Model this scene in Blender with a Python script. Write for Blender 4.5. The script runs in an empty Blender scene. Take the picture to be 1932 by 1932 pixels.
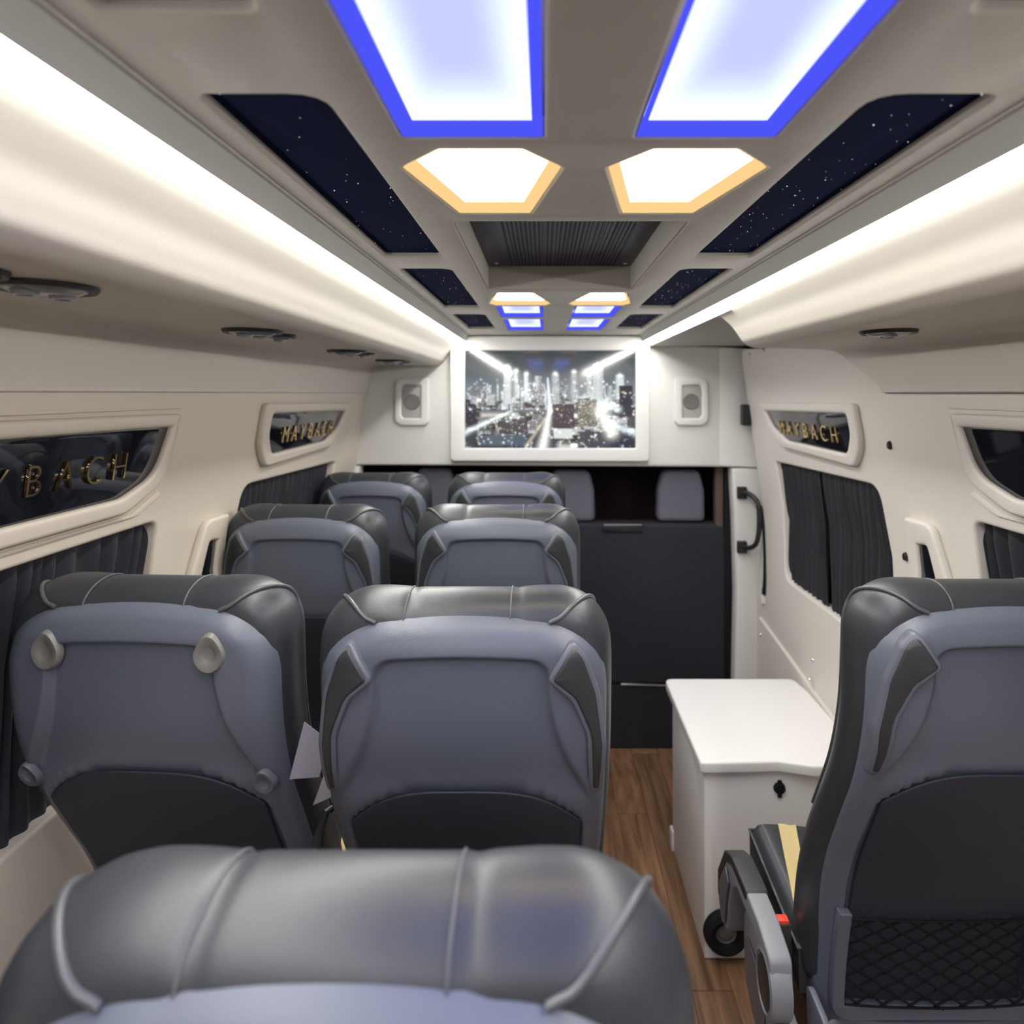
import bpy, bmesh, math, random
import numpy as np
from mathutils import Vector, Matrix
random.seed(7); np.random.seed(7)
SC = bpy.context.scene; COL = SC.collection
PI = math.pi; R = math.radians

# ---------------------------------------------------------------- camera, world, exposure
cd = bpy.data.cameras.new('camera'); cam = bpy.data.objects.new('camera', cd); COL.objects.link(cam)
cam.location = (0, 0, 1.65); cam.rotation_euler = (R(90), 0, 0)
cd.sensor_width = 36; cd.sensor_fit = 'HORIZONTAL'; cd.lens = 36*1250/1932
cd.shift_x = -(1025-966)/1932; cd.shift_y = -(966-742)/1932
cd.clip_start = 0.02
cd.dof.use_dof = True; cd.dof.focus_distance = 1.12; cd.dof.aperture_fstop = 3.8
SC.camera = cam
w = bpy.data.worlds.new('world'); SC.world = w; w.use_nodes = True
w.node_tree.nodes['Background'].inputs[0].default_value = (.5, .55, .6, 1)
w.node_tree.nodes['Background'].inputs[1].default_value = .05
SC.view_settings.view_transform = 'Standard'; SC.view_settings.look = 'None'
SC.view_settings.exposure = 0.0; SC.view_settings.gamma = 1; SC.view_settings.use_curve_mapping = False

CX = .048            # centre line of the van; the camera stands a little to its left
LED_POWER = 62.0
BLUE_POWER = 1.0
WARM_POWER = 9.0

# ---------------------------------------------------------------- materials
def mat(name, color, rough=.5, metal=0, bump=0, bscale=200, var=0, vscale=6, coat=0, spec=.5, sheen=0):
    m = bpy.data.materials.new(name); m.use_nodes = True
    nt = m.node_tree; b = nt.nodes['Principled BSDF']
    b.inputs['Base Color'].default_value = (*color, 1); b.inputs['Roughness'].default_value = rough
    b.inputs['Metallic'].default_value = metal; b.inputs['Coat Weight'].default_value = coat
    b.inputs['Coat Roughness'].default_value = .05
    b.inputs['Specular IOR Level'].default_value = spec; b.inputs['Sheen Weight'].default_value = sheen
    tc = nt.nodes.new('ShaderNodeTexCoord')
    if bump:
        n = nt.nodes.new('ShaderNodeTexNoise'); n.inputs['Scale'].default_value = bscale
        n.inputs['Detail'].default_value = 3
        bp = nt.nodes.new('ShaderNodeBump'); bp.inputs['Strength'].default_value = bump
        bp.inputs['Distance'].default_value = .001
        nt.links.new(tc.outputs['Object'], n.inputs['Vector'])
        nt.links.new(n.outputs['Fac'], bp.inputs['Height']); nt.links.new(bp.outputs[0], b.inputs['Normal'])
    if var:
        n = nt.nodes.new('ShaderNodeTexNoise'); n.inputs['Scale'].default_value = vscale
        n.inputs['Detail'].default_value = 4
        mx = nt.nodes.new('ShaderNodeMix'); mx.data_type = 'RGBA'
        mx.inputs[6].default_value = (*[c*(1-var) for c in color], 1)
        mx.inputs[7].default_value = (*[min(1, c*(1+var)) for c in color], 1)
        nt.links.new(tc.outputs['Object'], n.inputs['Vector'])
        nt.links.new(n.outputs['Fac'], mx.inputs[0]); nt.links.new(mx.outputs[2], b.inputs['Base Color'])
    return m
def emis(name, color, strength, edge=None):
    m = bpy.data.materials.new(name); m.use_nodes = True
    nt = m.node_tree; nt.nodes.remove(nt.nodes['Principled BSDF'])
    e = nt.nodes.new('ShaderNodeEmission'); e.inputs[0].default_value = (*color, 1); e.inputs[1].default_value = strength
    nt.links.new(e.outputs[0], nt.nodes['Material Output'].inputs[0])
    if edge:   # diffuser lit by LEDs round its rim: whiter and brighter near the border (edge = colour, sx, sy in metres)
        col, sx, sy = edge
        tc = nt.nodes.new('ShaderNodeTexCoord'); sp = nt.nodes.new('ShaderNodeSeparateXYZ')
        nt.links.new(tc.outputs['Generated'], sp.inputs[0])
        def dist(out, size, k):
            a = nt.nodes.new('ShaderNodeMath'); a.operation = 'SUBTRACT'; a.inputs[1].default_value = .5; nt.links.new(out, a.inputs[0])
            b = nt.nodes.new('ShaderNodeMath'); b.operation = 'ABSOLUTE'; nt.links.new(a.outputs[0], b.inputs[0])
            c = nt.nodes.new('ShaderNodeMath'); c.operation = 'MULTIPLY_ADD'; c.inputs[1].default_value = -size*k; c.inputs[2].default_value = .5*size*k
            nt.links.new(b.outputs[0], c.inputs[0]); return c
        dx, dy = dist(sp.outputs[0], sx, 1), dist(sp.outputs[1], sy, .35)
        mx = nt.nodes.new('ShaderNodeMath'); mx.operation = 'SMOOTH_MIN'; mx.inputs[2].default_value = .02
        nt.links.new(dx.outputs[0], mx.inputs[0]); nt.links.new(dy.outputs[0], mx.inputs[1])
        mr = nt.nodes.new('ShaderNodeMapRange'); mr.interpolation_type = 'SMOOTHSTEP'; mr.inputs[1].default_value = -.004; mr.inputs[2].default_value = .045
        nt.links.new(mx.outputs[0], mr.inputs[0])
        mix = nt.nodes.new('ShaderNodeMix'); mix.data_type = 'RGBA'; mix.clamp_factor = True
        mix.inputs[6].default_value = (*col, 1); mix.inputs[7].default_value = (*color, 1)
        nt.links.new(mr.outputs[0], mix.inputs[0]); nt.links.new(mix.outputs[2], e.inputs[0])
    return m
M = {}
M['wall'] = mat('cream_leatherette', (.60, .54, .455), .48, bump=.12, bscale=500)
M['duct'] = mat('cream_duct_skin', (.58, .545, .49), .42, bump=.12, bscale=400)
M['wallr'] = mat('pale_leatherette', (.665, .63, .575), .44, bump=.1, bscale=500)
M['white'] = mat('white_panel', (.70, .69, .66), .4, bump=.05)
M['white2'] = mat('white_board', (.84, .83, .81), .42, bump=.05, bscale=90)
M['suede'] = mat('taupe_suede', (.38, .36, .33), .9, bump=.5, bscale=260, var=.09, vscale=14, spec=.15, sheen=.15)
M['cove'] = mat('grey_cove', (.42, .42, .40), .6, bump=.1)
M['star'] = mat('navy_velvet', (.006, .010, .034), 1.0, spec=.03)
M['blackm'] = mat('black_plastic', (.012, .013, .016), .42)
M['black'] = mat('black_rubber', (.006, .007, .009), .75, spec=.25)
M['shell'] = mat('slate_plastic', (.106, .120, .152), .38, bump=.25, bscale=700)
M['shell2'] = mat('slate_trim', (.110, .121, .148), .34, bump=.2, bscale=700)
M['handle'] = mat('charcoal_grip', (.030, .031, .034), .42, bump=.25, bscale=900)
M['pocket'] = mat('charcoal_pocket', (.021, .025, .036), .62, bump=.4, bscale=800)
M['leather'] = mat('black_leather', (.031, .034, .039), .38, bump=.22, bscale=420)
M['piping'] = mat('leather_piping', (.075, .077, .082), .34)
M['seam'] = mat('seam_thread', (.09, .092, .095), .5)
M['gold'] = mat('gold_leather', (.62, .50, .24), .38, bump=.15, bscale=400)
M['goldm'] = mat('polished_gold', (.85, .62, .28), .10, 1)
M['cap'] = mat('taupe_cap', (.17, .165, .15), .4)
M['chrome'] = mat('chrome', (.75, .75, .78), .18, 1)
M['gloss'] = mat('black_gloss', (.008, .009, .014), .05, spec=.7, coat=.3)
M['curtain'] = mat('black_curtain', (.012, .014, .020), .75, bump=.3, bscale=600, sheen=.05)
M['cloth'] = mat('dark_cab_cloth', (.015, .018, .026), .8, bump=.5, bscale=300, var=.3, vscale=40)
M['headrest'] = mat('headrest_cloth', (.12, .125, .16), .7, bump=.4, bscale=300)
M['cab'] = mat('cab_dark', (.10, .070, .058), .8, var=.3, vscale=3)
M['grey'] = mat('grey_plastic', (.24, .25, .27), .4, bump=.1, bscale=600)
M['speaker'] = mat('speaker_mesh', (.42, .41, .39), .45, metal=.2)
M['cone'] = mat('speaker_cone', (.16, .155, .15), .6)
M['grille'] = mat('vent_metal', (.045, .045, .066), .38, metal=.6)
M['red'] = mat('red_button', (.75, .06, .03), .35)
M['tag'] = mat('felt_tag', (.28, .26, .30), .9, bump=.6, bscale=500)
M['socket'] = M['black']
M['ventplastic'] = mat('smoky_vent', (.16, .17, .19), .22, coat=.4)
M['led'] = emis('led_strip_light', (1.0, .985, .93), LED_POWER)
BPC, BPE = (.60, .64, 3.6), (1.2, 1.35, 4.0)
M['bluepanel'] = emis('blue_white_diffuser', BPC, BLUE_POWER, edge=(BPE, .12, 1.28))
M['bluepanel2'] = emis('small_blue_diffuser', (.62, .66, 2.0), BLUE_POWER, edge=(BPE, .12, .32))
M['bluerim'] = emis('blue_rim_painted_glow', (.075, .09, .95), 1.0)  # blue light falling on the recess sides, put in as emission
M['warm'] = emis('warm_diffuser', (1.0, .80, .55), WARM_POWER)
M['warmrim'] = emis('warm_rim_painted_glow', (1.0, .66, .28), 1.0)  # amber light on the hexagon recess sides, also put in as emission
M['starlight'] = emis('fibre_star', (.9, .93, 1), 2.2)

def wood():
    m = bpy.data.materials.new('oak_vinyl'); m.use_nodes = True; nt = m.node_tree; b = nt.nodes['Principled BSDF']
    b.inputs['Roughness'].default_value = .45
    tc = nt.nodes.new('ShaderNodeTexCoord'); mp = nt.nodes.new('ShaderNodeMapping'); mp.inputs['Scale'].default_value = (34, 2.2, 8)
    oi = nt.nodes.new('ShaderNodeObjectInfo')
    ad = nt.nodes.new('ShaderNodeVectorMath'); ad.operation = 'ADD'
    cmb = nt.nodes.new('ShaderNodeCombineXYZ'); ml = nt.nodes.new('ShaderNodeMath'); ml.operation = 'MULTIPLY'; ml.inputs[1].default_value = 50
    nt.links.new(oi.outputs['Random'], ml.inputs[0]); nt.links.new(ml.outputs[0], cmb.inputs[1])
    nt.links.new(tc.outputs['Object'], ad.inputs[0]); nt.links.new(cmb.outputs[0], ad.inputs[1])
    nt.links.new(ad.outputs[0], mp.inputs[0])
    n = nt.nodes.new('ShaderNodeTexNoise'); n.inputs['Scale'].default_value = 1.3; n.inputs['Detail'].default_value = 7; n.inputs['Distortion'].default_value = .7
    nt.links.new(mp.outputs[0], n.inputs['Vector'])
    cr = nt.nodes.new('ShaderNodeValToRGB'); cr.color_ramp.elements[0].position = .3; cr.color_ramp.elements[0].color = (.115, .060, .030, 1)
    cr.color_ramp.elements[1].position = .72; cr.color_ramp.elements[1].color = (.30, .165, .085, 1)
    nt.links.new(n.outputs['Fac'], cr.inputs[0])
    hs = nt.nodes.new('ShaderNodeHueSaturation'); mr = nt.nodes.new('ShaderNodeMapRange'); mr.inputs[3].default_value = .8; mr.inputs[4].default_value = 1.2
    nt.links.new(oi.outputs['Random'], mr.inputs[0]); nt.links.new(mr.outputs[0], hs.inputs['Value'])
    nt.links.new(cr.outputs[0], hs.inputs['Color']); nt.links.new(hs.outputs[0], b.inputs['Base Color'])
    return m
M['wood'] = wood()

# ---------------------------------------------------------------- object helpers
def fin(me, m, smooth=35):
    me.materials.clear(); me.materials.append(m)
    if smooth:
        me.shade_smooth(); me.set_sharp_from_angle(angle=R(smooth))
    return me
def obj(name, me, m=None, parent=None, label=None, smooth=35):
    if isinstance(me, bmesh.types.BMesh):
        b = me; me = bpy.data.meshes.new(name); bmesh.ops.recalc_face_normals(b, faces=b.faces); b.to_mesh(me); b.free()
    if m: fin(me, m, smooth)
    o = bpy.data.objects.new(name, me); COL.objects.link(o)
    if parent: o.parent = parent
    if label: o['label'] = label
    return o
def tag(o, label=None, cat=None, group=None, kind=None):
    if label: o['label'] = label
    if cat: o['category'] = cat
    if group: o['group'] = group
    if kind: o['kind'] = kind
    return o
def empty(name, loc=(0, 0, 0), rz=0):
    o = bpy.data.objects.new(name, None); COL.objects.link(o); o.location = loc; o.rotation_euler = (0, 0, rz)
    o.empty_display_size = .05; return o
def rpoly(pts, r, seg=6):
    """polygon with rounded corners; r = number or list"""
    n = len(pts); out = []
    rs = r if isinstance(r, (list, tuple)) else [r]*n
    for i in range(n):
        p = Vector(pts[i]).to_2d(); a = Vector(pts[i-1]).to_2d()-p; b = Vector(pts[(i+1) % n]).to_2d()-p
        rr = rs[i]
        if rr <= 0: out.append((p.x, p.y)); continue
        ang = a.angle(b); t = min(rr/max(math.tan(ang/2), 1e-4), a.length*.48, b.length*.48)
        p0 = p+a.normalized()*t; p1 = p+b.normalized()*t
        for k in range(seg+1):
            u = k/seg; q = p0*(1-u)**2+p*2*u*(1-u)+p1*u*u
            out.append((q.x, q.y))
    return out
def plate(outer, holes=(), thick=.01, bevel=0, bres=2, cuts=(), f=None):
    """flat plate in (u,v), w from 0 (front) to -thick, rounded edges, mapped through f(u,v,w)"""
    cu = bpy.data.curves.new('t', 'CURVE'); cu.dimensions = '2D'; cu.fill_mode = 'BOTH'
    cu.extrude = max(thick/2-bevel, 1e-5); cu.bevel_depth = bevel; cu.bevel_resolution = bres; cu.offset = -bevel
    for pl in [outer]+list(holes):
        s = cu.splines.new('POLY'); s.points.add(len(pl)-1); s.use_cyclic_u = True
        for p, q in zip(s.points, pl): p.co = (q[0], q[1], 0, 1)
    o = bpy.data.objects.new('t', cu); COL.objects.link(o)
    dg = bpy.context.evaluated_depsgraph_get(); me = bpy.data.meshes.new_from_object(o.evaluated_get(dg))
    bpy.data.objects.remove(o); bpy.data.curves.remove(cu)
    bm = bmesh.new(); bm.from_mesh(me); bpy.data.meshes.remove(me)
    bmesh.ops.remove_doubles(bm, verts=bm.verts, dist=1e-5)
    for axis, val in cuts:
        no = (1, 0, 0) if axis == 0 else (0, 1, 0); co = (val, 0, 0) if axis == 0 else (0, val, 0)
        bmesh.ops.bisect_plane(bm, geom=bm.verts[:]+bm.edges[:]+bm.faces[:], plane_co=co, plane_no=no)
    for v in bm.verts:
        u, vv, w_ = v.co.x, v.co.y, v.co.z-thick/2
        v.co = f(u, vv, w_) if f else (u, vv, w_)
    return bm
def inset(poly, d):
    n = len(poly); area = sum(poly[i][0]*poly[(i+1) % n][1]-poly[(i+1) % n][0]*poly[i][1] for i in range(n))
    sgn = 1 if area > 0 else -1; out = []
    for i in range(n):
        p = Vector(poly[i]); a = (p-Vector(poly[i-1])).normalized(); b = (Vector(poly[(i+1) % n])-p).normalized()
        na = Vector((-a.y, a.x))*sgn; nb = Vector((-b.y, b.x))*sgn; m = (na+nb)
        if m.length < 1e-6: m = na
        m.normalize(); c = max(.4, m.dot(na)); q = p+m*(d/c); out.append((q.x, q.y))
    return out
def box(bm, x0, x1, y0, y1, z0, z1, bev=0, seg=2):
    vs = [bm.verts.new((x, y, z)) for x in (x0, x1) for y in (y0, y1) for z in (z0, z1)]
    fs = [bm.faces.new([vs[i] for i in q]) for q in ((0, 1, 3, 2), (4, 6, 7, 5), (0, 4, 5, 1), (2, 3, 7, 6), (0, 2, 6, 4), (1, 5, 7, 3))]
    if bev:
        es = list({e for f_ in fs for e in f_.edges})
        bmesh.ops.bevel(bm, geom=es, offset=bev, segments=seg, profile=.6, affect='EDGES')
    return bm
def bx(*a, **k): return box(bmesh.new(), *a, **k)
def tube(pts, r, seg=8, closed=False, bm=None, cap=True, flat=None):
    bm = bm or bmesh.new(); pts = [Vector(p) for p in pts]; n = len(pts); rings = []
    up = Vector((0, 0, 1)); prev = None
    for i, p in enumerate(pts):
        a = pts[i-1] if (i > 0 or closed) else p; b = pts[(i+1) % n] if (i < n-1 or closed) else p
        t = (b-a).normalized()
        if prev is None:
            s = t.cross(up)
            if s.length < .1: s = t.cross(Vector((1, 0, 0)))
        else: s = prev-t*prev.dot(t)
        s.normalize(); prev = s; u2 = t.cross(s)
        rr = r[i] if isinstance(r, (list, tuple)) else r
        rings.append([bm.verts.new(p+(s*math.cos(2*PI*k/seg)+u2*math.sin(2*PI*k/seg)*(flat or 1))*rr) for k in range(seg)])
    for i in range(n if closed else n-1):
        A, B = rings[i], rings[(i+1) % n]
        for k in range(seg): bm.faces.new((A[k], A[(k+1) % seg], B[(k+1) % seg], B[k]))
    if cap and not closed: bm.faces.new(rings[0][::-1]); bm.faces.new(rings[-1])
    return bm
def spline(pts, n=8, closed=False):
    P = [Vector(p) for p in pts]; out = []; m = len(P)
    rng = range(m if closed else m-1)
    for i in rng:
        p1, p2 = P[i], P[(i+1) % m]
        p0 = P[i-1] if (i > 0 or closed) else p1*2-p2
        p3 = P[(i+2) % m] if (i+2 < m or closed) else p2*2-p1
        for k in range(n):
            t = k/n
            out.append(.5*((2*p1)+(p2-p0)*t+(2*p0-5*p1+4*p2-p3)*t*t+(3*p1-p0-3*p2+p3)*t**3))
    if not closed: out.append(P[-1].copy())
    return out
def lathe(profile, seg=32, axis='Z', loc=(0, 0, 0), bm=None, sx=1, sy=1):
    """profile list of (r,h)"""
    bm = bm or bmesh.new(); rings = []
    def P(a, b, h):
        if axis == 'Z': v = (a, b, h)
        elif axis == 'Y': v = (a, h, b)
        else: v = (h, a, b)
        return (v[0]+loc[0], v[1]+loc[1], v[2]+loc[2])
    for r, h in profile:
        if r < 1e-6: rings.append([bm.verts.new(P(0, 0, h))])
        else: rings.append([bm.verts.new(P(r*sx*math.cos(2*PI*k/seg), r*sy*math.sin(2*PI*k/seg), h)) for k in range(seg)])
    for A, B in zip(rings, rings[1:]):
        for k in range(seg):
            a = [A[k % len(A)], A[(k+1) % len(A)] if len(A) > 1 else None, B[(k+1) % len(B)] if len(B) > 1 else None, B[k % len(B)]]
            a = [v for v in a if v is not None]
            if len(set(a)) >= 3: bm.faces.new(a)
    return bm
def sst(a, b, x):
    t = max(0, min(1, (x-a)/(b-a))); return t*t*(3-2*t)

# ---------------------------------------------------------------- side wall geometry
def half(z):
    h = z-1.65
    return .85-.14*h if h > -.45 else .913
def wmap(s, lift=0):      # (Y, z, w) on the wall of side s (+1 right, -1 left); w>0 towards the aisle
    return lambda u, v, w_: (CX+s*(half(v)-lift-w_), u, v)

# ================================================================ SETTING
fl = obj('floor', bx(-1.0, 1.1, -1.7, 3.12, -.06, -.004), M['black']); tag(fl, kind='structure')
fl['label'] = 'wood-look plank floor of the van aisle'
W_PL = .115
base = obj('plank', bx(-W_PL/2+.0006, W_PL/2-.0006, -.6, .6, -.004, 0, bev=.0006, seg=1), M['wood'], fl)
first = True
for i in range(16):
    x = -.80+i*W_PL; off = (i*.43) % 1.2
    for j in range(-1, 5):
        y = -1.7+j*1.2+off+.6
        if y-.6 > 3.10 or y+.6 < -1.65: continue
        o = base if first else base.copy()
        if not first: COL.objects.link(o)
        first = False
        y0, y1 = max(y-.599, -1.68), min(y+.599, 3.10)
        o.location = (x, (y0+y1)/2, 0); o.scale = (1, (y1-y0)/1.2, 1)

# windows in the side walls: (outline in Y,z)
WIN_FAR = rpoly([(2.675, 1.374), (1.85, 1.392), (1.80, .915), (2.63, .912)], [.012, .06, .05, .05])
WIN_NEAR = rpoly([(1.445, 1.372), (.15, 1.372), (.15, .905), (1.46, .905)], [.03, .05, .05, .05])
WIN_REAR = rpoly([(-.15, 1.372), (-1.35, 1.372), (-1.35, .905), (-.15, .905)], .05)
TRI = lambda d: rpoly([(1.656+d, 1.272), (1.610+d, 1.280), (1.555+d, 1.02), (1.672+d, 1.02)], [.004, .014, .01, .01], 4)
wl = obj('wall_left', plate([(-1.65, 0), (3.1, 0), (3.1, 1.66), (-1.65, 1.66)], [WIN_FAR, WIN_NEAR, WIN_REAR, TRI(.05)], .05, .008, 3, [(1, 1.2)], wmap(-1)), M['wall'])
tag(wl, kind='structure')
wr_out = rpoly([(-1.65, 0), (3.1, 0), (2.93, 1.0), (2.93, 1.845), (1.99, 1.80), (1.81, 1.74), (1.74, 1.65), (-1.65, 1.65)], [0, 0, 0, .05, .12, .08, .01, 0])
wr = obj('wall_right', plate(wr_out, [WIN_FAR, WIN_NEAR, WIN_REAR, TRI(0)], .05, .008, 3, [(1, 1.2)], wmap(1)), M['wallr'])
tag(wr, kind='structure')
# lower door panel step
obj('door_lower_panel', plate([(1.62, .02), (2.92, .02), (2.92, .663), (1.62, .52)], [], .02, .005, 2, [], wmap(1, .012)), M['wallr'], wr)
for (y, z) in ((2.355, .702), (2.355, .632), (2.895, .79), (2.895, .73), (2.89, .60), (2.80, 1.815), (2.62, 1.822)):
    obj('screw', lathe([(0, -.006), (.0055, -.0045), (.0075, -.001), (.0075, .004)], 12, 'X', (CX+half(z)-.002-(.012 if z < .66 else 0), y, z)), M['chrome'], wr)
for (y, z) in ((1.75, 1.513), (1.749, 1.219)):
    h_ = obj('coat_hook', lathe([(0, -.009), (.006, -.008), (.008, -.003), (.0085, .004)], 14, 'X', (CX+half(z), y, z), sy=1.5), M['blackm'], wr)
# glass behind every curtain
n = 0
for s in (-1, 1):
    for (a, b) in ((1.78, 2.70), (.12, 1.49), (-1.4, -.1)):
        n += 1
        tag(obj('window_%d' % n, plate([(a, .88), (b, .88), (b, 1.41), (a, 1.41)], [], .006, 0, cuts=[(1, 1.2)], f=wmap(s, -.06)), M['gloss']), kind='structure')
# rear wall and front bulkhead
tag(obj('wall_rear', bx(-1.0, 1.1, -1.72, -1.66, 0, 2.0), M['wall']), kind='structure')
def bx_plate(outer, holes, y, thick, bev, **k):   # plate in (X,z), front face at y, facing the camera
    return plate(outer, holes, thick, bev, f=lambda u, v, w_: (u, y-w_, v), **k)
bulk = rpoly([(-.98, 1.325), (.985, 1.315), (.94, 1.855), (.56, 1.875), (.50, 1.935), (-.44, 1.935), (-.80, 1.80), (-.84, 1.7)], [0, .03, .10, 0, 0, 0, 0, 0])
wf = tag(obj('wall_front', bx_plate(bulk, [], 3.0, .06, .012), M['white']), kind='structure')
# return face of the bulkhead on the door side
obj('bulkhead_side_return', plate(rpoly([(.80, 1.32), (.985, 1.315), (.935, 1.85), (.80, 1.86)], .012), [], .01, .004, f=lambda u, v, w_: (u, 2.996-w_+(u-.8)*.0-(u-.8)*.10, v)), M['white'], wf)
# cab beyond the bulkhead
tag(obj('wall_cab', bx(-1.0, 1.1, 4.3, 4.34, 0, 2.0), M['cab']), kind='structure')
for nm, a in (('wall_cab_left', (-1.04, -1.0, 3.1, 4.34, 0, 2.0)), ('wall_cab_right', (1.1, 1.14, 3.1, 4.34, 0, 2.0))):
    tag(obj(nm, bx(*a), M['cab']), kind='structure')
tag(obj('ceiling_cab', bx(-1.04, 1.14, 3.06, 4.34, 1.9, 1.94), M['cab']), kind='structure')
tag(obj('floor_cab', bx(-1.04, 1.14, 3.12, 4.34, -.06, 0), M['black']), kind='structure')
# door pillar beside the cab
pil = rpoly([(.850, 0), (.862, .25), (.872, .75), (.862, 1.1), (.850, 1.312), (1.02, 1.312), (1.02, 0)], [0, .2, .3, .3, 0, 0, 0])
tag(obj('trim_1', bx_plate(pil, [], 2.985, .08, .012), M['white']), kind='structure')
tag(obj('trim_2', bx_plate([(-.98, 0), (-.86, 0), (-.83, 1.32), (-.98, 1.32)], [], 2.985, .08, .008), M['white']), kind='structure')

# ---- ceiling frame
CZ = 1.910
def cmap(z=CZ): return lambda u, v, w_: (u, v, z-w_)
BL = lambda y0, y1: [rpoly([(CX-.189, y0), (CX-.050, y0), (CX-.047, y1), (CX-.192, y1)], .006, 3), rpoly([(CX+.048, y0), (CX+.189, y0), (CX+.189, y1), (CX+.045, y1)], .006, 3)]
def hexa(side, ys):   # near narrow, wide, far narrow
    y0, y1, y2, flip = ys
    L = [(-.212, y1), (-.160, y0), (-.070, y0), (-.026, y1), (-.066, y2), (-.170, y2)]
    if flip: L = [(-.206, y1), (-.170, y0), (-.075, y0), (-.027, y1), (-.040, y2), (-.190, y2)]
    return rpoly([(CX+(-side)*a, b) for a, b in L], .004, 2)
stars = []
for side in (-1, 1):
    o0, o1 = (.350, .242)
    for (y0, y1) in ((-.85, .453), (.578, 1.272), (1.385, 2.03), (2.18, 2.68), (-1.5, -.95)):
        stars.append(rpoly([(CX+side*o0, y0), (CX+side*o1, y0), (CX+side*o1, y1), (CX+side*o0, y1)], [.012, .03, .012, .012], 4))
lights = [('blue', p, k) for k, rng in enumerate(((-.62, .677), (-1.45, -.75))) for p in BL(*rng)]  # second pair is unseen behind the camera, added for its light
lights += [('blue', p, 2+k) for k, rng in enumerate(((1.985, 2.27), (2.33, 2.74))) for p in BL(*rng)]
lights += [('warm', hexa(s, (.708, .766, .962, 0)), 4) for s in (-1, 1)] + [('warm', hexa(s, (1.72, 1.93, 1.968, 1)), 5) for s in (-1, 1)]
VENT = rpoly([(CX-.186, 1.005), (CX+.174, 1.005), (CX+.174, 1.668), (CX-.190, 1.668)], .012, 3)
ce_out = [(CX-.380, -1.66), (CX+.380, -1.66), (CX+.380, 3.0), (CX-.380, 3.0)]
ce = obj('ceiling', plate(ce_out, stars+[l[1] for l in lights]+[VENT], .024, .004, 2, [], cmap()), M['suede'])
tag(ce, kind='structure')
# roof skin above everything
obj('roof_skin', bx(-1.0, 1.1, -1.70, 3.08, 2.06, 2.09), M['blackm'], ce)
# star panels
starmesh = None
for i, p in enumerate(stars):
    xs = [q[0] for q in p]; ys = [q[1] for q in p]; x0, x1, y0, y1 = min(xs), max(xs), min(ys), max(ys)
    sp = obj('star_panel', bx(x0-.012, x1+.012, y0-.02, y1+.02, CZ+.010, CZ+.026), M['star'], ce, smooth=0)
    bm = bmesh.new(); rnd = random.Random(i)
    for k in range(int(26*(y1-y0)/.6) if i < 5 else int(60*(y1-y0)/.6)):
        r = rnd.choice((.0002, .0003, .0003, .0004, .0006)); c = Vector((rnd.uniform(x0, x1), rnd.uniform(y0, y1), CZ+.0098))
        mm = bmesh.ops.create_icosphere(bm, subdivisions=1, radius=r, matrix=Matrix.Translation(c))
    st = obj('fibre_stars', bm, M['starlight'], sp, smooth=0); st['kind'] = 'stuff'
# cove profile from frame edge to LED, both sides, and LED strips
def extrude_profile(prof, y0, y1, s, ny=1, yend=None):
    bm = bmesh.new(); rows = []
    for i, (h, z) in enumerate(prof):
        ye = yend[i] if yend else y1
        rows.append([bm.verts.new((CX+s*h, y0+(ye-y0)*k/ny, z)) for k in range(ny+1)])
    for a, b in zip(rows, rows[1:]):
        for k in range(ny): bm.faces.new((a[k], a[k+1], b[k+1], b[k]))
    return bm
for nn, s in ((3, -1), (4, 1)):
    prof = [(.372, 1.935), (.377, 1.913), (.380, 1.908), (.384, 1.907), (.388, 1.901), (.3955, 1.8795), (.402, 1.886), (.45, 1.93), (.372, 1.96), (.372, 1.935)]
    tag(obj('trim_%d' % nn, extrude_profile(prof, -1.66, 2.998, s), M['cove']), kind='structure')
    lp = [(.4105, 1.8905)]+[(.4185+.0120*math.cos(a)*.0+.0, 0) for a in ()]
    a0, a1 = Vector((.396, 1.8790)), Vector((.4268, 1.8735)); mid = (a0+a1)/2; d = (a1-a0)/2; nrm = Vector((-d.y, d.x)).normalized()
    if nrm.x > 0: nrm = -nrm
    lp = []
    for k in range(9):
        t = PI*k/8; q = mid-d*math.cos(t)+nrm*(.005*math.sin(t)); lp.append((q.x, q.y))
    lp += [(.4285, 1.890), (.405, 1.900), lp[0]]
    ls = empty('ceiling_light', (0, 0, 0))
    tag(ls, 'long white strip light in the ceiling cove on the %s' % ('left, over the window seats' if s < 0 else 'right, over the sliding door'), 'light', 'strip lights')
    bmL = extrude_profile([(a, b) for a, b in lp[:9]], -1.64, 2.945, s)
    obj('diffuser', bmL, M['led'], ls)
    obj('light_channel', extrude_profile([lp[8], (.4285, 1.890), (.405, 1.900), lp[0]], -1.64, 2.945, s), M['cove'], ls)

# overhead ducts
DP = [(.4275, 1.8685), (.434, 1.864), (.452, 1.850), (.470, 1.833), (.487, 1.810), (.502, 1.790), (.524, 1.777), (.556, 1.7745), (.66, 1.7755), (.775, 1.777), (.812, 1.768), (.828, 1.742), (.836, 1.70), (.8415, 1.662), (.8425, 1.6535), (.850, 1.651)]
DPS = [(v.x, v.y) for v in spline([(a, b, 0) for a, b in DP], 5)]
prof = [(.4275, 1.90)]+DPS
tag(obj('trim_5', extrude_profile(prof, -1.66, 2.999, -1), M['duct']), kind='structure')
def yend(h, z):
    if h < .56: return 1.82
    if z > 1.76: return 1.82+.12*sst(.56, .80, h)
    return 1.745+.19*sst(1.65, 1.775, z)**1.0
bm = extrude_profile(prof, -1.66, 1.82, 1, 1, [yend(a, b) for a, b in prof])
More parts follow.
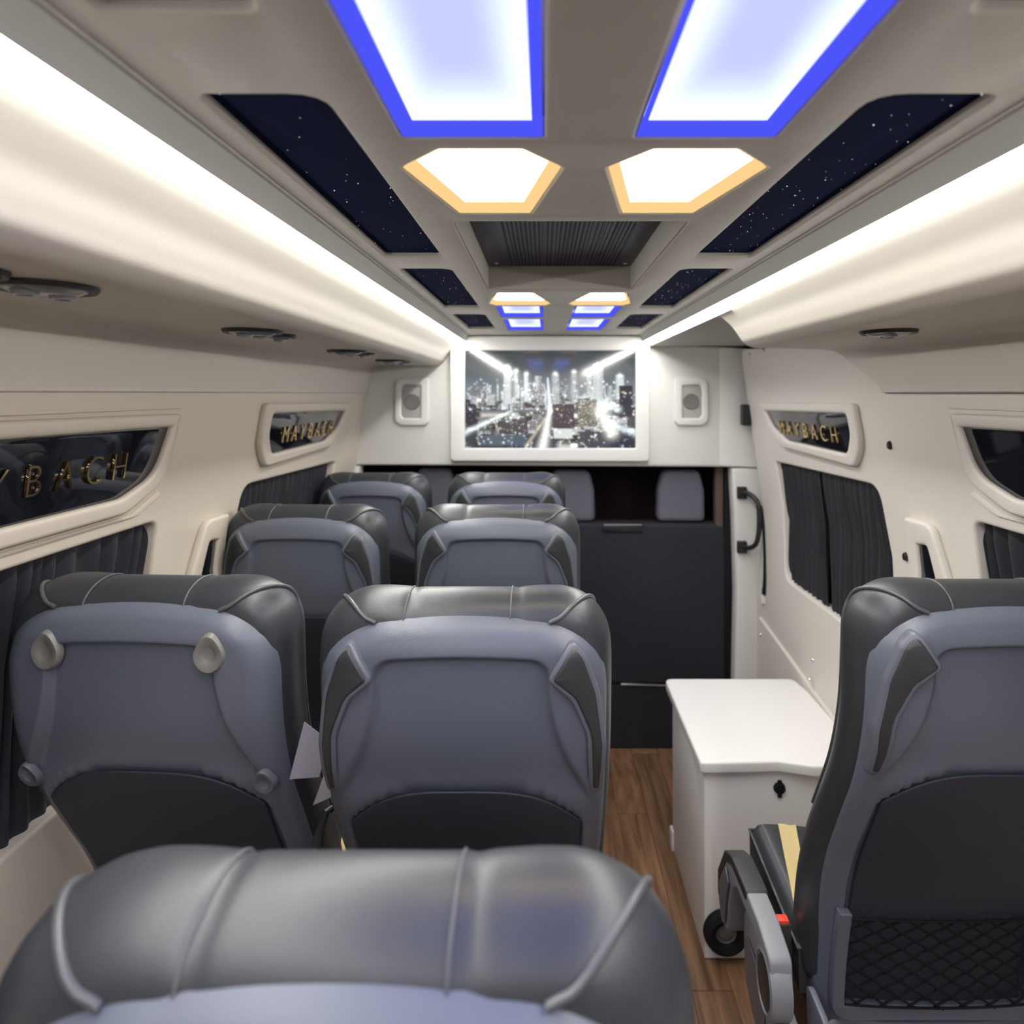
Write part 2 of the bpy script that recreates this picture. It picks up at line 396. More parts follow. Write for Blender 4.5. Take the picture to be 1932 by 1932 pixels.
# close the front end of the short duct
bm.verts.ensure_lookup_table()
ends = [bm.verts[2*i+1] for i in range(len(prof))]
top = bm.verts.new((CX+.85, 1.84, 1.88))
for a, b in zip(ends, ends[1:]): bm.faces.new((a, b, top))
tag(obj('trim_6', bm, M['duct']), kind='structure')
# flat soffit between the duct end and the bulkhead, above the sliding door
so = [(CX+.430, 1.70), (CX+.430, 3.0), (.95, 3.0), (.95, 1.70)]
tag(obj('trim_7', plate(so, [], .012, .003, f=cmap(1.862)), M['cove']), kind='structure')

# ================================================================ CEILING THINGS
def frustum(poly, d, z0, z1, bm=None):
    bm = bm or bmesh.new(); ip = inset(poly, d); n = len(poly)
    a = [bm.verts.new((p[0], p[1], z0)) for p in poly]; b = [bm.verts.new((p[0], p[1], z1)) for p in ip]
    for i in range(n): bm.faces.new((a[i], a[(i+1) % n], b[(i+1) % n], b[i]))
    return bm, ip
LBL = {0: 'large blue-rimmed ceiling panel light above the near seats, %s of the pair', 1: 'unseen blue-rimmed panel light added behind the camera for its light, %s of the pair',
       2: 'small blue-rimmed ceiling light just past the far amber light, %s one', 3: 'small blue-rimmed ceiling light nearest the television, %s one',
       4: 'large six-sided amber-rimmed ceiling light before the vent, %s one', 5: 'small flattened amber ceiling light beyond the roof vent, %s one'}
for kind, poly, k in lights:
    cx = sum(p[0] for p in poly)/len(poly); cy = sum(p[1] for p in poly)/len(poly)
    root = empty('ceiling_light', (cx, cy, CZ))
    sidew = 'left' if cx < CX else 'right'
    tag(root, LBL[k] % sidew, 'light', 'blue-rimmed ceiling lights' if kind == 'blue' else 'amber ceiling lights')
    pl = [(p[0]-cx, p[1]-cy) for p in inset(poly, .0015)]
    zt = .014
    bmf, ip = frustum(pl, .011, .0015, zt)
    obj('rim', bmf, M['bluerim' if kind == 'blue' else 'warmrim'], root, 'rim with painted blue glow' if kind == 'blue' else 'rim with painted amber glow', 0)
    bmd = bmesh.new(); vs = [bmd.verts.new((p[0], p[1], zt)) for p in ip]; fc = bmd.faces.new(vs)
    ext = bmesh.ops.extrude_face_region(bmd, geom=[fc])
    for v in [g for g in ext['geom'] if isinstance(g, bmesh.types.BMVert)]: v.co.z += .004
    obj('diffuser', bmd, M[('bluepanel' if k < 2 else 'bluepanel2') if kind == 'blue' else 'warm'], root, None, 0)

# roof vent in its well
bm = bmesh.new()
for a in ((CX-.200, CX-.185, 1.00, 1.69), (CX+.171, CX+.190, 1.00, 1.69), (CX-.200, CX+.190, .99, 1.006), (CX-.200, CX+.190, 1.664, 1.684)): box(bm, *a, 1.9125, 2.0)
obj('vent_well', bm, M['suede'], ce, smooth=0)
vx0, vx1, vy0, vy1 = CX-.186, CX+.176, 1.005, 1.668
vt = empty('roof_vent', ((vx0+vx1)/2, (vy0+vy1)/2, 1.969))
tag(vt, 'dark metal perforated air vent recessed in the middle of the ceiling', 'vent')
cxv, cyv = vt.location.x, vt.location.y
gx0, gx1 = -.125, .135
bmv = plate([(vx0-cxv+.001, vy0-cyv+.001), (vx1-cxv-.001, vy0-cyv+.001), (vx1-cxv-.001, vy1-cyv-.001), (vx0-cxv+.001, vy1-cyv-.001)],
            [[(gx0, -.30), (gx1, -.30), (gx1, .318), (gx0, .318)]], .006, .001, f=lambda u, v, w_: (u, v, -w_))
obj('vent_frame', bmv, M['grille'], vt)
bm = bmesh.new(); cs = .0086; nx = int((gx1-gx0)/cs); ny = int(.618/(cs*1.0))
for i in range(nx):
    for j in range(ny):
        cx = gx0+(i+.5)*(gx1-gx0)/nx; cy = -.30+(j+.5)*.618/ny+(cs*.0 if i % 2 else 0)
        hw_, hh_ = (gx1-gx0)/nx/2, .618/ny/2
        o4 = [bm.verts.new((cx+a*hw_, cy+b*hh_, .001)) for a, b in ((-1, -1), (1, -1), (1, 1), (-1, 1))]
        r = cs*.36; off = 0
        i4 = [bm.verts.new((cx+r*math.cos(t), cy+r*math.sin(t), .001)) for t in (-PI*3/4, -PI/4, PI/4, PI*3/4)]
        j4 = [bm.verts.new((v.co.x, v.co.y, .004)) for v in i4]
        for q in range(4):
            bm.faces.new((o4[q], o4[(q+1) % 4], i4[(q+1) % 4], i4[q])); bm.faces.new((i4[q], i4[(q+1) % 4], j4[(q+1) % 4], j4[q]))
o = obj('perforated_grille', bm, M['grille'], vt, smooth=0); o['kind'] = 'stuff'
for k in range(11):
    x = gx0+(k+.5)*(gx1-gx0)/11
    obj('vent_rib', bx(x-.0012, x+.0012, -.30, .318, -.0012, .001), M['grille'], vt, smooth=0)
obj('vent_box', bx(vx0-cxv, vx1-cxv, vy0-cyv, vy1-cyv, .012, .016), M['black'], vt)
for sx in (-1, 1): obj('screw', lathe([(0, -.0022), (.004, -.002), (.005, 0)], 12, 'Z', (sx*.158, .29, 0)), M['chrome'], vt)

# reading-light / air nozzle pods under the ducts
def pod_mesh_parts(root, r, big=True):
    obj('pod_ring', lathe([(r*.80, 0), (r*.85, -.006), (r*.98, -.007), (r*1.03, -.003), (r*1.03, .002)], 40), M['blackm'], root)
    obj('pod_cover', lathe([(0, -.011), (r*.3, -.012), (r*.62, -.0105), (r*.80, -.006), (r*.82, 0)], 36), M['ventplastic'], root, 'smoky glossy cover')
    for a in ((-.33, .3) if big else (0,)):
        nz = obj('nozzle', lathe([(0, -.0125), (r*.10, -.0125), (r*.16, -.0150), (r*.24, -.0145), (r*.28, -.009)], 20, 'Z', (a*r*.4, a*r*1.2, 0)), M['ventplastic'], root)
POD_Z = 1.7750
def pod_root(x, y, r, lab, big=True):
    t = empty('air_vent', (x, y, POD_Z)); tag(t, lab, 'vent', 'overhead air nozzles')
    pod_mesh_parts(t, r, big); return t
UL = lambda px: None
pod_root(-.575, .765, .052, 'round overhead air nozzle with black rim, largest and nearest on the left')
pod_root(-.585, .66, .042, 'overhead air nozzle cut by the left edge of the photo, beside the largest one')
pod_root(-.575, 1.312, .055, 'overhead air nozzle second pair from the left edge, the bigger nearer one')
pod_root(-.565, 1.412, .036, 'small overhead air nozzle just beyond the second big one on the left', False)
pod_root(-.575, 1.94, .055, 'overhead air nozzle third pair from the left edge, the bigger nearer one')
pod_root(-.560, 2.05, .036, 'small overhead air nozzle of the third pair on the left', False)
pod_root(-.575, 2.50, .055, 'overhead air nozzle over the farthest seats on the left, the bigger one')
pod_root(-.558, 2.60, .036, 'small overhead air nozzle closest to the bulkhead on the left', False)
pod_root(.690, 1.325, .052, 'single round overhead air nozzle on the right, above the near right seat')

# ================================================================ TELEVISION
tv = empty('television', (.030, 2.95, 1.348)); tag(tv, 'wide television showing a night city, in a white frame on the front bulkhead', 'television')
tx = .030; 
T = lambda x: x-tx
outer = rpoly([(-.415, 1.347), (.475, 1.345), (.475, 1.905), (-.415, 1.905)], [.022, .022, 0, 0])
hole = [(-.349, 1.405), (.411, 1.405), (.411, 1.840), (-.349, 1.840)]
fr = plate([(a-tx, b-1.348) for a, b in outer], [[(a-tx, b-1.348) for a, b in hole]], .050, .007, 3, f=lambda u, v, w_: (u, -w_-.0005, v))
obj('frame', fr, M['white'], tv)
NX, NY = 300, 170
def city():
    rs = np.random.RandomState(11); I = np.zeros((NY, NX, 3)); y = np.linspace(0, 1, NY)[:, None]; x = np.linspace(0, 1, NX)[None, :]   # y 0 = top
    sky = .05+.16*np.exp(-((y-.45)/.22)**2)*np.ones_like(x)
    I += sky[..., None]*np.array([.75, .9, 1.0])
    cy0 = .52
    def rect(x0, x1, y0, y1, col, win=0, wc=(1, 1, .95)):
        a, b, c, d = int(x0*NX), max(int(x0*NX)+1, int(x1*NX)), int(y0*NY), int(y1*NY); a = max(a, 0); b = min(b, NX); c = max(0, c); d = min(d, NY)
        if b <= a or d <= c: return
        I[c:d, a:b] = np.array(col)
        if win:
            ww = rs.rand(d-c, b-a) < win; ww[::3] = False; ww[:, ::3] = False
            I[c:d, a:b][ww] = np.array(wc)*rs.uniform(.5, 1.3)
    for k in range(90):      # distant towers
        xc = rs.rand(); h_ = rs.uniform(.05, .26)*(1.2-.9*abs(xc-.45)); wv = rs.uniform(.012, .035); g = rs.uniform(.04, .55)
        rect(xc-wv/2, xc+wv/2, cy0+.05-h_, cy0+.09, (g*.85, g*.95, g), .35)
    for xc, wv, tp in ((.25, .045, .16), (.36, .022, .23), (.64, .03, .21), (.53, .04, .23), (.30, .02, .2), (.78, .06, .14), (.73, .03, .24), (.91, .05, .25)):
        g = rs.uniform(.15, .5); rect(xc-wv/2, xc+wv/2, tp, .55, (g*.85, g*.97, g), .3)
        I += .7*np.exp(-(((x-xc)/.012)**2+((y-tp)/.02)**2))[..., None]
        I += .15*np.exp(-((x-xc)/.02)**2)[..., None]*((y > tp)*(y < .55))[..., None]
    for k in range(150):     # mid and near blocks, darker, with lit windows
        xc = rs.rand(); yc = rs.uniform(.52, 1.0); sz = .02+.13*(yc-.45); hh = sz*rs.uniform(.6, 1.6)
        if abs(xc-(.5-.05*(yc-.5))) < .03+.05*(yc-.5): continue
        g = rs.choice([.01, .03, .06, .15, .4, .8], p=[.2, .2, .2, .15, .15, .1]); c = rs.choice(3)
        col = ((g, g*.93, g*.97), (g*.9, g*.97, g), (g, g, g))[c]
        rect(xc-sz/2, xc+sz/2, yc-hh, yc, col, rs.uniform(.02, .25), ((1, 1, 1), (1, .95, .7), (.8, .95, 1))[rs.choice(3)])
    rect(.515, .64, .55, .80, (.035, .02, .028), .03); rect(.905, .985, .36, .68, (.02, .02, .03), .02); rect(.0, .06, .55, .75, (.015, .013, .03), .02)
    rect(.66, .775, .50, .78, (.10, .095, .08), .25, (.8, .75, .6)); rect(.52, .63, .80, .90, (.55, .6, .6), 0)
    rect(.66, 1.0, .83, 1.0, (.03, .035, .05), .02); rect(.08, .36, .87, .98, (.07, .09, .12), 0); rect(.2, .37, .72, .86, (.04, .035, .04), .02)
    def street(p, q, wd0, wd1, st, col=(1, .98, .9)):
        p, q = np.array(p), np.array(q); d = q-p; L2 = d@d
        t = ((x-p[0])*d[0]+(y-p[1])*d[1])/L2; tc = np.clip(t, 0, 1)
        ds = np.hypot(x-p[0]-tc*d[0], (y-p[1]-tc*d[1])*.56); wd = wd0+(wd1-wd0)*tc
        I[:] += (st*np.exp(-(ds/wd)**2)*(.55+.45*rs.rand(NY, NX)))[..., None]*np.array(col)
    street((.485, .28), (.50, .62), .004, .012, 1.0, (.85, .95, 1)); street((.50, .6), (.455, 1.0), .010, .03, 1.1)
    street((.0, .84), (.27, .62), .018, .008, .9, (.85, .95, 1)); street((.80, .62), (.86, .84), .04, .035, 1.1, (1, 1, .9))
    street((.83, .55), (.90, .60), .03, .02, .8, (.9, 1, 1)); street((.36, .98), (.47, .70), .012, .008, .45, (1, .9, .7))
    street((.56, 1.0), (.64, 1.0), .02, .02, .7); street((.85, .75), (1.0, .85), .02, .02, .8, (.8, .95, 1)); street((.1, .66), (.28, .66), .012, .01, .5)
    for k in range(260):
        xc, yc = rs.rand(), rs.uniform(.28, 1); a = rs.uniform(.3, 1.1); s_ = rs.uniform(.003, .006)
        I += a*np.exp(-(((x-xc)/s_)**2+((y-yc)/(s_*1.7))**2))[..., None]*np.array(((1, 1, 1), (.8, .95, 1), (1, .9, .6))[rs.choice(3, p=[.55, .35, .1])])
    return np.clip(I, 0, 1.15)
def screen_mesh():
    I = city(); X = np.linspace(-.379, .381, NX); Z = np.linspace(1.839, 1.406, NY)-1.348
    vs = [(X[i], 0, Z[j]) for j in range(NY) for i in range(NX)]
    fs = [(j*NX+i, (j+1)*NX+i, (j+1)*NX+i+1, j*NX+i+1) for j in range(NY-1) for i in range(NX-1)]
    me = bpy.data.meshes.new('screen'); me.from_pydata(vs, [], fs)
    at = me.color_attributes.new('picture', 'FLOAT_COLOR', 'POINT')
    at.data.foreach_set('color', np.concatenate([I.reshape(-1, 3), np.ones((NX*NY, 1))], 1).astype(np.float32).ravel())
    return me
m = mat('tv_screen', (.006, .006, .008), .07, spec=.9, coat=.6); nt = m.node_tree
at = nt.nodes.new('ShaderNodeAttribute'); at.attribute_name = 'picture'
nt.links.new(at.outputs['Color'], nt.nodes['Principled BSDF'].inputs['Emission Color']); nt.nodes['Principled BSDF'].inputs['Emission Strength'].default_value = 1.3
so_ = obj('screen', screen_mesh(), m, tv, 'glossy screen with a black and white night city picture', 0); so_.location = (0, .012, 0)
obj('screen_back', bx(-.385, .386, .014, .03, .05, .50), M['black'], tv)

# ================================================================ SPEAKERS on the bulkhead
def speaker(xc, s, lab):
    t = empty('speaker', (xc, 2.999, 1.612)); tag(t, lab, 'speaker', 'bulkhead speakers')
    D = [(-s*.075, -.104), (s*.075, -.112), (s*.075, .112), (-s*.075, .108)]
    ro = rpoly([(-.076*s, .105), (.052*s, .110), (.076*s, .085), (.078*s, -.085), (.052*s, -.108), (-.060*s, -.108), (-.076*s, -.09)], [.006, .04, .03, .03, .04, .02, .02])
    ri = rpoly([(-.040*s, .072), (.040*s, .078), (.048*s, .05), (.048*s, -.06), (.038*s, -.074), (-.040*s, -.074)], [.003, .03, .02, .012, .012, .006])
    if s < 0: ro = ro[::-1]; ri = ri[::-1]
    obj('bezel', plate(ro, [ri], .020, .008, 3, f=lambda u, v, w_: (u, -.018-w_, v)), M['white'], t)
    obj('grille', plate(ri, [], .004, .001, f=lambda u, v, w_: (u, -.006-w_+.25*u*u, v)), M['speaker'], t, 'silver grey mesh')
    obj('cone', lathe([(0, .002), (.015, -.004), (.026, -.003), (.033, -.0045), (.036, 0)], 32, 'Y', (.0, -.0075, .0)), M['cone'], t)
speaker(-.593, -1, 'small white-rimmed speaker on the bulkhead left of the television')
speaker(.668, 1, 'small white-rimmed speaker on the bulkhead right of the television')

# ================================================================ LETTERED PLAQUES
def letter_mesh(ch, size, depth):
    cu = bpy.data.curves.new('t', 'FONT'); cu.body = ch; cu.size = size; cu.extrude = depth/2; cu.align_x = 'CENTER'; cu.offset = -.0014
    o = bpy.data.objects.new('t', cu); COL.objects.link(o); dg = bpy.context.evaluated_depsgraph_get()
    me = bpy.data.meshes.new_from_object(o.evaluated_get(dg)); bpy.data.objects.remove(o); bpy.data.curves.remove(cu); return me
def plaque(s, ins, outl, text_y0, text_y1, zc, lab, rr, ro, matk):
    ins_r = rpoly(ins, rr, 6); out_r = rpoly(outl, ro, 6)
    cy = sum(p[0] for p in outl)/len(outl)
    root = empty('name_plaque', (CX+s*half(zc), cy, zc)); tag(root, lab, 'sign', 'lettered wall plaques')
    L = root.location
    def mp(lift):
        g = wmap(s, lift)
        return lambda u, v, w_: tuple(Vector(g(u, v, w_))-L)
    obj('frame', plate(out_r, [ins_r], .022, .009, 3, f=mp(.020)), matk, root)
    obj('plaque_panel', plate(inset(ins_r, -.004), [], .004, .0005, f=mp(.009)), M['gloss'], root, 'black mirror-gloss panel')
    word = 'MAYBACH'; n_ = len(word)
    for i, ch in enumerate(word):
        f_ = (i+.5)/n_; yy = text_y0+(text_y1-text_y0)*f_
        me = letter_mesh(ch, .0755, .0045)
        if ch == 'M': pass
        for v in me.vertices:
            u, vv, w_ = v.co
            dirn = 1 if text_y1 > text_y0 else -1
            p = mp(.0125)(yy+dirn*u*.92, zc-.027+vv, w_)
            v.co = p
        if True: me.flip_normals() if s > 0 else None
        obj('letter', me, M['goldm'], root, smooth=0)
    return root
ZT = 1.512
fi = [(2.668, 1.580), (1.945, 1.590), (1.938, 1.53), (1.975, 1.468), (2.46, 1.474), (2.60, 1.520)]
fo = [(2.722, 1.612), (1.895, 1.622), (1.885, 1.50), (1.945, 1.432), (2.53, 1.444), (2.655, 1.50)]
ni = [(1.420, 1.578), (.66, 1.584), (.66, 1.447), (1.28, 1.446), (1.385, 1.480)]
no = [(1.448, 1.606), (.62, 1.612), (.62, 1.413), (1.30, 1.412), (1.425, 1.462)]
frr, fro = [.004, .02, .05, .05, .10, .10], [.004, .02, .08, .06, .12, .14]
nrr, nro = [.004, .02, .02, .08, .09], [.006, .02, .02, .10, .10]
plaque(-1, ni, no, .80, 1.30, ZT, 'black plaque with gold MAYBACH letters, nearest on the left wall above the window', nrr, nro, M['wall'])
plaque(-1, fi, fo, 2.04, 2.55, ZT+.01, 'black plaque with MAYBACH letters at the far end of the left wall', frr, fro, M['wall'])
plaque(1, fi, fo, 2.55, 2.02, ZT+.01, 'black plaque with MAYBACH letters above the sliding door window on the right', frr, fro, M['wallr'])
plaque(1, ni, no, 1.12, .72, ZT, 'black plaque cut off by the right edge of the photo', nrr, nro, M['wallr'])
# ridge lines over the plaques
for s, y0, y1 in ((-1, .6, 1.47), (1, .6, 1.47)):
    obj('moulding_line', plate([(y0, 1.616), (y1, 1.616), (y1, 1.622), (y0, 1.622)], [], .004, .001, f=wmap(s, .004)), M['wall'] if s < 0 else M['wallr'], wl if s < 0 else wr)
for s, y0, y1 in ((-1, .2, 1.36), (1, .2, 1.36)):
    obj('moulding_line', plate(rpoly([(y0, 1.398), (y1, 1.398), (y1+.08, 1.43), (y1+.06, 1.44), (y1-.02, 1.404), (y0, 1.404)], .003), [], .004, .001, f=wmap(s, .004)), M['wall'] if s < 0 else M['wallr'], wl if s < 0 else wr)
# little raised frames round the slim windows between the big ones
for s, d, ww, lab in ((-1, .05, wl, 'slim black wall niche with raised cream frame behind the left seats'), (1, 0, wr, 'slim black wall niche with raised cream frame behind the right seat')):
    t = empty('wall_niche', (CX+s*half(1.2), 1.62+d, 1.0)); tag(t, lab, 'niche'); L = t.location
    fmp = (lambda s, L: lambda u, v, w_: tuple(Vector(wmap(s, .020)(u, v, w_))-L))(s, L)
    ou = rpoly([(1.700+d, 1.332), (1.585+d, 1.336), (1.475+d, .99), (1.715+d, .99)], [.008, .035, .01, .01])
    obj('frame', plate(ou, [TRI(d)], .022, .008, 3, [(1, 1.2)], f=fmp), M['wall'] if s < 0 else M['wallr'], t)
    fm2 = (lambda s, L: lambda u, v, w_: tuple(Vector(wmap(s, .012)(u, v, w_))-L))(s, L)
    obj('dark_panel', plate(inset(TRI(d), -.004), [], .004, .0005, cuts=[(1, 1.2)], f=fm2), M['gloss'], t)

# ================================================================ CURTAINS
def curtain(s, y0, y1, z0, z1, lab, seed, folds=18, group='window curtains', part=None):
    rs = np.random.RandomState(seed); NXc, NZc = folds*9, 26; bm = bmesh.new()
    ph = np.cumsum(np.repeat(rs.uniform(.6, 1.5, folds), 9)); ph = ph/ph[-1]*2*PI*folds
    amp = np.interp(np.arange(NXc), np.arange(folds+1)*9, rs.uniform(.006, .013, folds+1)); grid = []
    for j in range(NZc+1):
        v = j/NZc; z = z1+(z0-z1)*v; row = []
        hem = math.exp(-((v-.0)/.05)**2)*.6+math.exp(-((v-1.0)/.08)**2)*.5
        for i in range(NXc):
            y = y0+(y1-y0)*i/(NXc-1)+.010*math.sin(v*3+ph[i]*.15)
            dpt = amp[i]*math.sin(ph[i]+.5*math.sin(v*4+i*.05))*(1-hem)+.0015*math.sin(ph[i]*.37+v*5)
            row.append((CX+s*(half(z)+.022+(-dpt)), y, z))
        grid.append(row)
    vs = [[bm.verts.new(p) for p in r] for r in grid]
    for j in range(NZc):
        for i in range(NXc-1): bm.faces.new((vs[j][i], vs[j][i+1], vs[j+1][i+1], vs[j+1][i]))
    ex = bmesh.ops.extrude_face_region(bm, geom=bm.faces[:])
    for v in [g for g in ex['geom'] if isinstance(g, bmesh.types.BMVert)]: v.co.x += s*.0012
    o = obj('curtain', bm, M['curtain'], smooth=60); tag(o, lab, 'curtain', group); return o
curtain(1, 2.285, 2.665, .905, 1.40, 'black pleated curtain in the sliding door window, half nearer the television', 1, 14)
curtain(1, 1.80, 2.27, .905, 1.40, 'black pleated curtain in the sliding door window, half nearer the camera', 2, 15)
curtain(1, .16, 1.45, .895, 1.385, 'black curtain in the right window at the edge of the photo', 3, 30)
curtain(-1, .16, 1.45, .895, 1.385, 'black curtain in the near left window beside the big seats', 4, 30)
curtain(-1, 1.80, 2.66, .905, 1.40, 'black curtain in the far left window behind the seats', 5, 26)

# ================================================================ SEATS
SL = .89             # length of the back shell along its profile
SW = .212
_PS = [0, .1, .2, .3, .4, .5, .6, .7, .8, .95]; _PY = [0, .002, .013, .045, .098, .153, .193, .215, .226, .232]
def prof_y(s):
    if s <= 0: return 0
    k = min(int(s/.1), 8); t = (s-_PS[k])/(_PS[k+1]-_PS[k]); p1, p2 = _PY[k], _PY[k+1]
    p0 = _PY[k-1] if k else 0; p3 = _PY[k+2] if k < 8 else p2
    return .5*(2*p1+(p2-p0)*t+(2*p0-5*p1+4*p2-p3)*t*t+(3*p1-p0-3*p2+p3)*t**3)
def zz(s): return 1.325-s*.985
def backpos(x, s, w_=0):   # local coordinates, y away from the camera; w_ towards the camera
    return Vector((x, prof_y(s)+.28*x*x-w_, zz(s)))
def outline(W, top, L, rc, rz, rb, n=2.3, crown=.010, waist=.0, N=140):
    """outline in (x,s), starting bottom centre, going round; top at s=top, bottom at s=L"""
    pts = []
    def wid(s): return W*(1-waist*sst(.35, .75, s))
    # right half from bottom centre to top centre
    half_ = []
    for k in range(16): half_.append((wid(L)*(1-rb/W)*k/16, L))
    for k in range(9):
        a = k/8*PI/2; half_.append((wid(L)-rb+rb*math.sin(a), L-rb+rb*math.cos(a)))
    for k in range(1, 60):
        s = L-rb+(top+rz-(L-rb))*k/60; half_.append((wid(s), s))
    for k in range(0, 31):
        a = k/30*PI/2; c, s_ = math.cos(a)**(2/n), math.sin(a)**(2/n)
        half_.append((W-rc+rc*c, top+rz-(rz)*s_+0))
    x0 = W-rc
    for k in range(1, 23):
        x = x0*(1-k/22); half_.append((x, top-crown*(1-(x/x0)**2)))
    full = half_+[(-x, s) for x, s in half_[-2:0:-1]]
    return full
def top_recess(x, s):
    ax = abs(x)
    sb = .074-.02*(1-(x/SW)**2)
    xb = .126+.075*max(0, min(1, (s-.10)/.20))**1.8
    d1, d2 = s-sb, xb-ax; k = .03; h_ = max(0, k-abs(d1-d2))/k
    d = min(d1, d2)-h_*h_*k*.25
    a = sst(-.004, .006, d)
    return .013*a*(1-.6*sst(.24, .30, s))
def pocket_in(x, s):
    sp = .264+.075*(abs(x)/.178)**3.2
    wv = .178-.012*sst(.4, .75, s)
    return sst(-.003, .003, s-sp)*sst(-.003, .003, wv-abs(x))*sst(-.003, .003, (SL-.045)-s)
def shell_mesh():
    bm = bmesh.new(); O = outline(SW, 0, SL, .110, .115, .05, n=2.35, crown=.0045, waist=.03); nO = len(O); NR = 72; rings = []
    for k in range(NR+1):
        rho = 1-(k/NR); rho = rho**1.0
        ring = []
        if k == NR: break
        for (x, s) in O:
            cs_ = min(max(s, .14), SL-.10); px = x*rho; ps = 0
            ps = s*rho+(1-rho)*min(max(s, .14), SL-.10)
            e = max(0, (rho-.80)/.20)
            w_ = .012-.030*e**2.6-top_recess(px, ps)*1.0-.008*pocket_in(px, ps)
            # top lip leans away
            w_ -= .016*sst(.055, -.01, ps)
            ring.append(bm.verts.new(backpos(px, ps, w_)))
        rings.append(ring)
    skirt = [bm.verts.new(v.co+Vector((0, .045, 0))) for v in rings[0]]
    rings = [skirt]+rings
    for A, B in zip(rings, rings[1:]):
        for i in range(nO): bm.faces.new((A[i], A[(i+1) % nO], B[(i+1) % nO], B[i]))
    A = rings[-1]     # inner slit: bridge left half with right half
    h_ = nO//2
    for i in range(0, h_):
        a, b, c, d = A[i], A[i+1], A[(nO-i-1) % nO], A[(nO-i) % nO]
        q = []
        for v in (a, b, c, d):
            if v not in q: q.append(v)
        if len(q) >= 3:
            try: bm.faces.new(q)
            except ValueError: pass
    return bm
def pocket_mesh(d0=.0045):
    pts = []
    wv = .174
    for k in range(25):
        x = -wv+2*wv*k/24; pts.append((x, .268+.070*(abs(x)/.178)**3.2))
    pts += [(.172, .45), (.164, .60), (.162, SL-.055), (-.162, SL-.055), (-.164, .60), (-.172, .45)]
    cuts = [(1, v) for v in np.arange(.29, .84, .02)]+[(0, v) for v in (-.15, -.1, -.05, 0, .05, .1, .15)]
    return plate(pts, [], .006, .0025, 2, cuts, f=lambda u, v, w_: backpos(u, v, .012-.0045+w_+.006*math.sin(PI*min(1, (v-.28)/.5))*.6))
HND = rpoly([(.158, .026), (.123, .082), (.158, .112), (.181, .170), (.186, .272), (.207, .278), (.2105, .190), (.200, .108), (.180, .048)], [.016, .010, .05, .08, .02, .014, .09, .09, .04], 6)
def handle_mesh(sgn, ins=0, lift=.026, th=.034):
    P = HND
    if ins: P = rpoly(inset([(.158, .026), (.123, .082), (.158, .112), (.181, .170), (.186, .272), (.207, .278), (.2105, .190), (.200, .108), (.180, .048)], ins), [.008, .006, .05, .08, .010, .010, .09, .09, .04], 6)
    P = [(sgn*a, b) for a, b in P]
    if sgn < 0: P = P[::-1]
    return plate(P, [], th, .004, 3, [(1, v) for v in (.05, .08, .11, .14, .17, .20, .23, .26)], f=lambda u, v, w_: backpos(u, v, lift+w_-.25*max(0, abs(u)-.15)-.010*sst(.06, .02, v)-.008*sst(.22, .28, v)))
def shell_cap(x, s, rx, rz_, sgn):
    def pos(a, b, h_): return backpos(sgn*x+a, s+b, h_+.007)
    bm = bmesh.new(); rings = []
    for r, h_ in ((1.06, -.002), (1.0, .006), (.90, .0095), (.55, .0085), (.42, .006), (.25, .0045)):
        rings.append([bm.verts.new(pos(r*rx*math.cos(t)*(1-.28*max(0, -math.sin(t))*1), r*rz_*math.sin(t), h_+.001)) for t in [2*PI*k/28 for k in range(28)]])
    for A, B in zip(rings, rings[1:]):
        for k in range(28): bm.faces.new((A[k], A[(k+1) % 28], B[(k+1) % 28], B[k]))
    bm.faces.new(rings[-1]); return bm
# cushion
CW = .2235; CT = .058; CYC = .072
def cush_out():
    O = outline(CW, -.021, .83, .090, .10, .06, n=2.6, crown=.003); out = []
    for x, s in O:
        if s < .0:
            ax = abs(x); s -= .0055*math.exp(-((ax-.135)/.045)**2)-.002*math.exp(-((ax-.080)/.006)**2)
        out.append((x, s))
    return out
CO = cush_out()
def cpos(i, phi, extra=0):
    """i float index on the outline, phi -90..90 deg from back to front"""
    n_ = len(CO); i0 = int(math.floor(i)) % n_; f_ = i-math.floor(i); a, b = CO[i0], CO[(i0+1) % n_]
    x, s = a[0]*(1-f_)+b[0]*f_, a[1]*(1-f_)+b[1]*f_
    p, q = CO[i0-2], CO[(i0+3) % n_]; tx_, ts = q[0]-p[0], q[1]-p[1]; L = math.hypot(tx_, ts) or 1
    nx_, ns = -ts/L, tx_/L          # inward normal (outline runs counter-clockwise seen from the back)
    cxm, csm = 0-x, .3-s
    if nx_*cxm+ns*csm < 0: nx_, ns = -nx_, -ns
    c = math.cos(R(phi)); inn = .052*(1-max(0, c)**.75)-extra*c
    dep = CT*math.sin(R(phi))+extra*math.sin(R(phi))
    X = x+nx_*inn; S = s+ns*inn
    return Vector((X, prof_y(max(S, 0))+CYC+dep+.05*X*X, 1.325-S*.985))
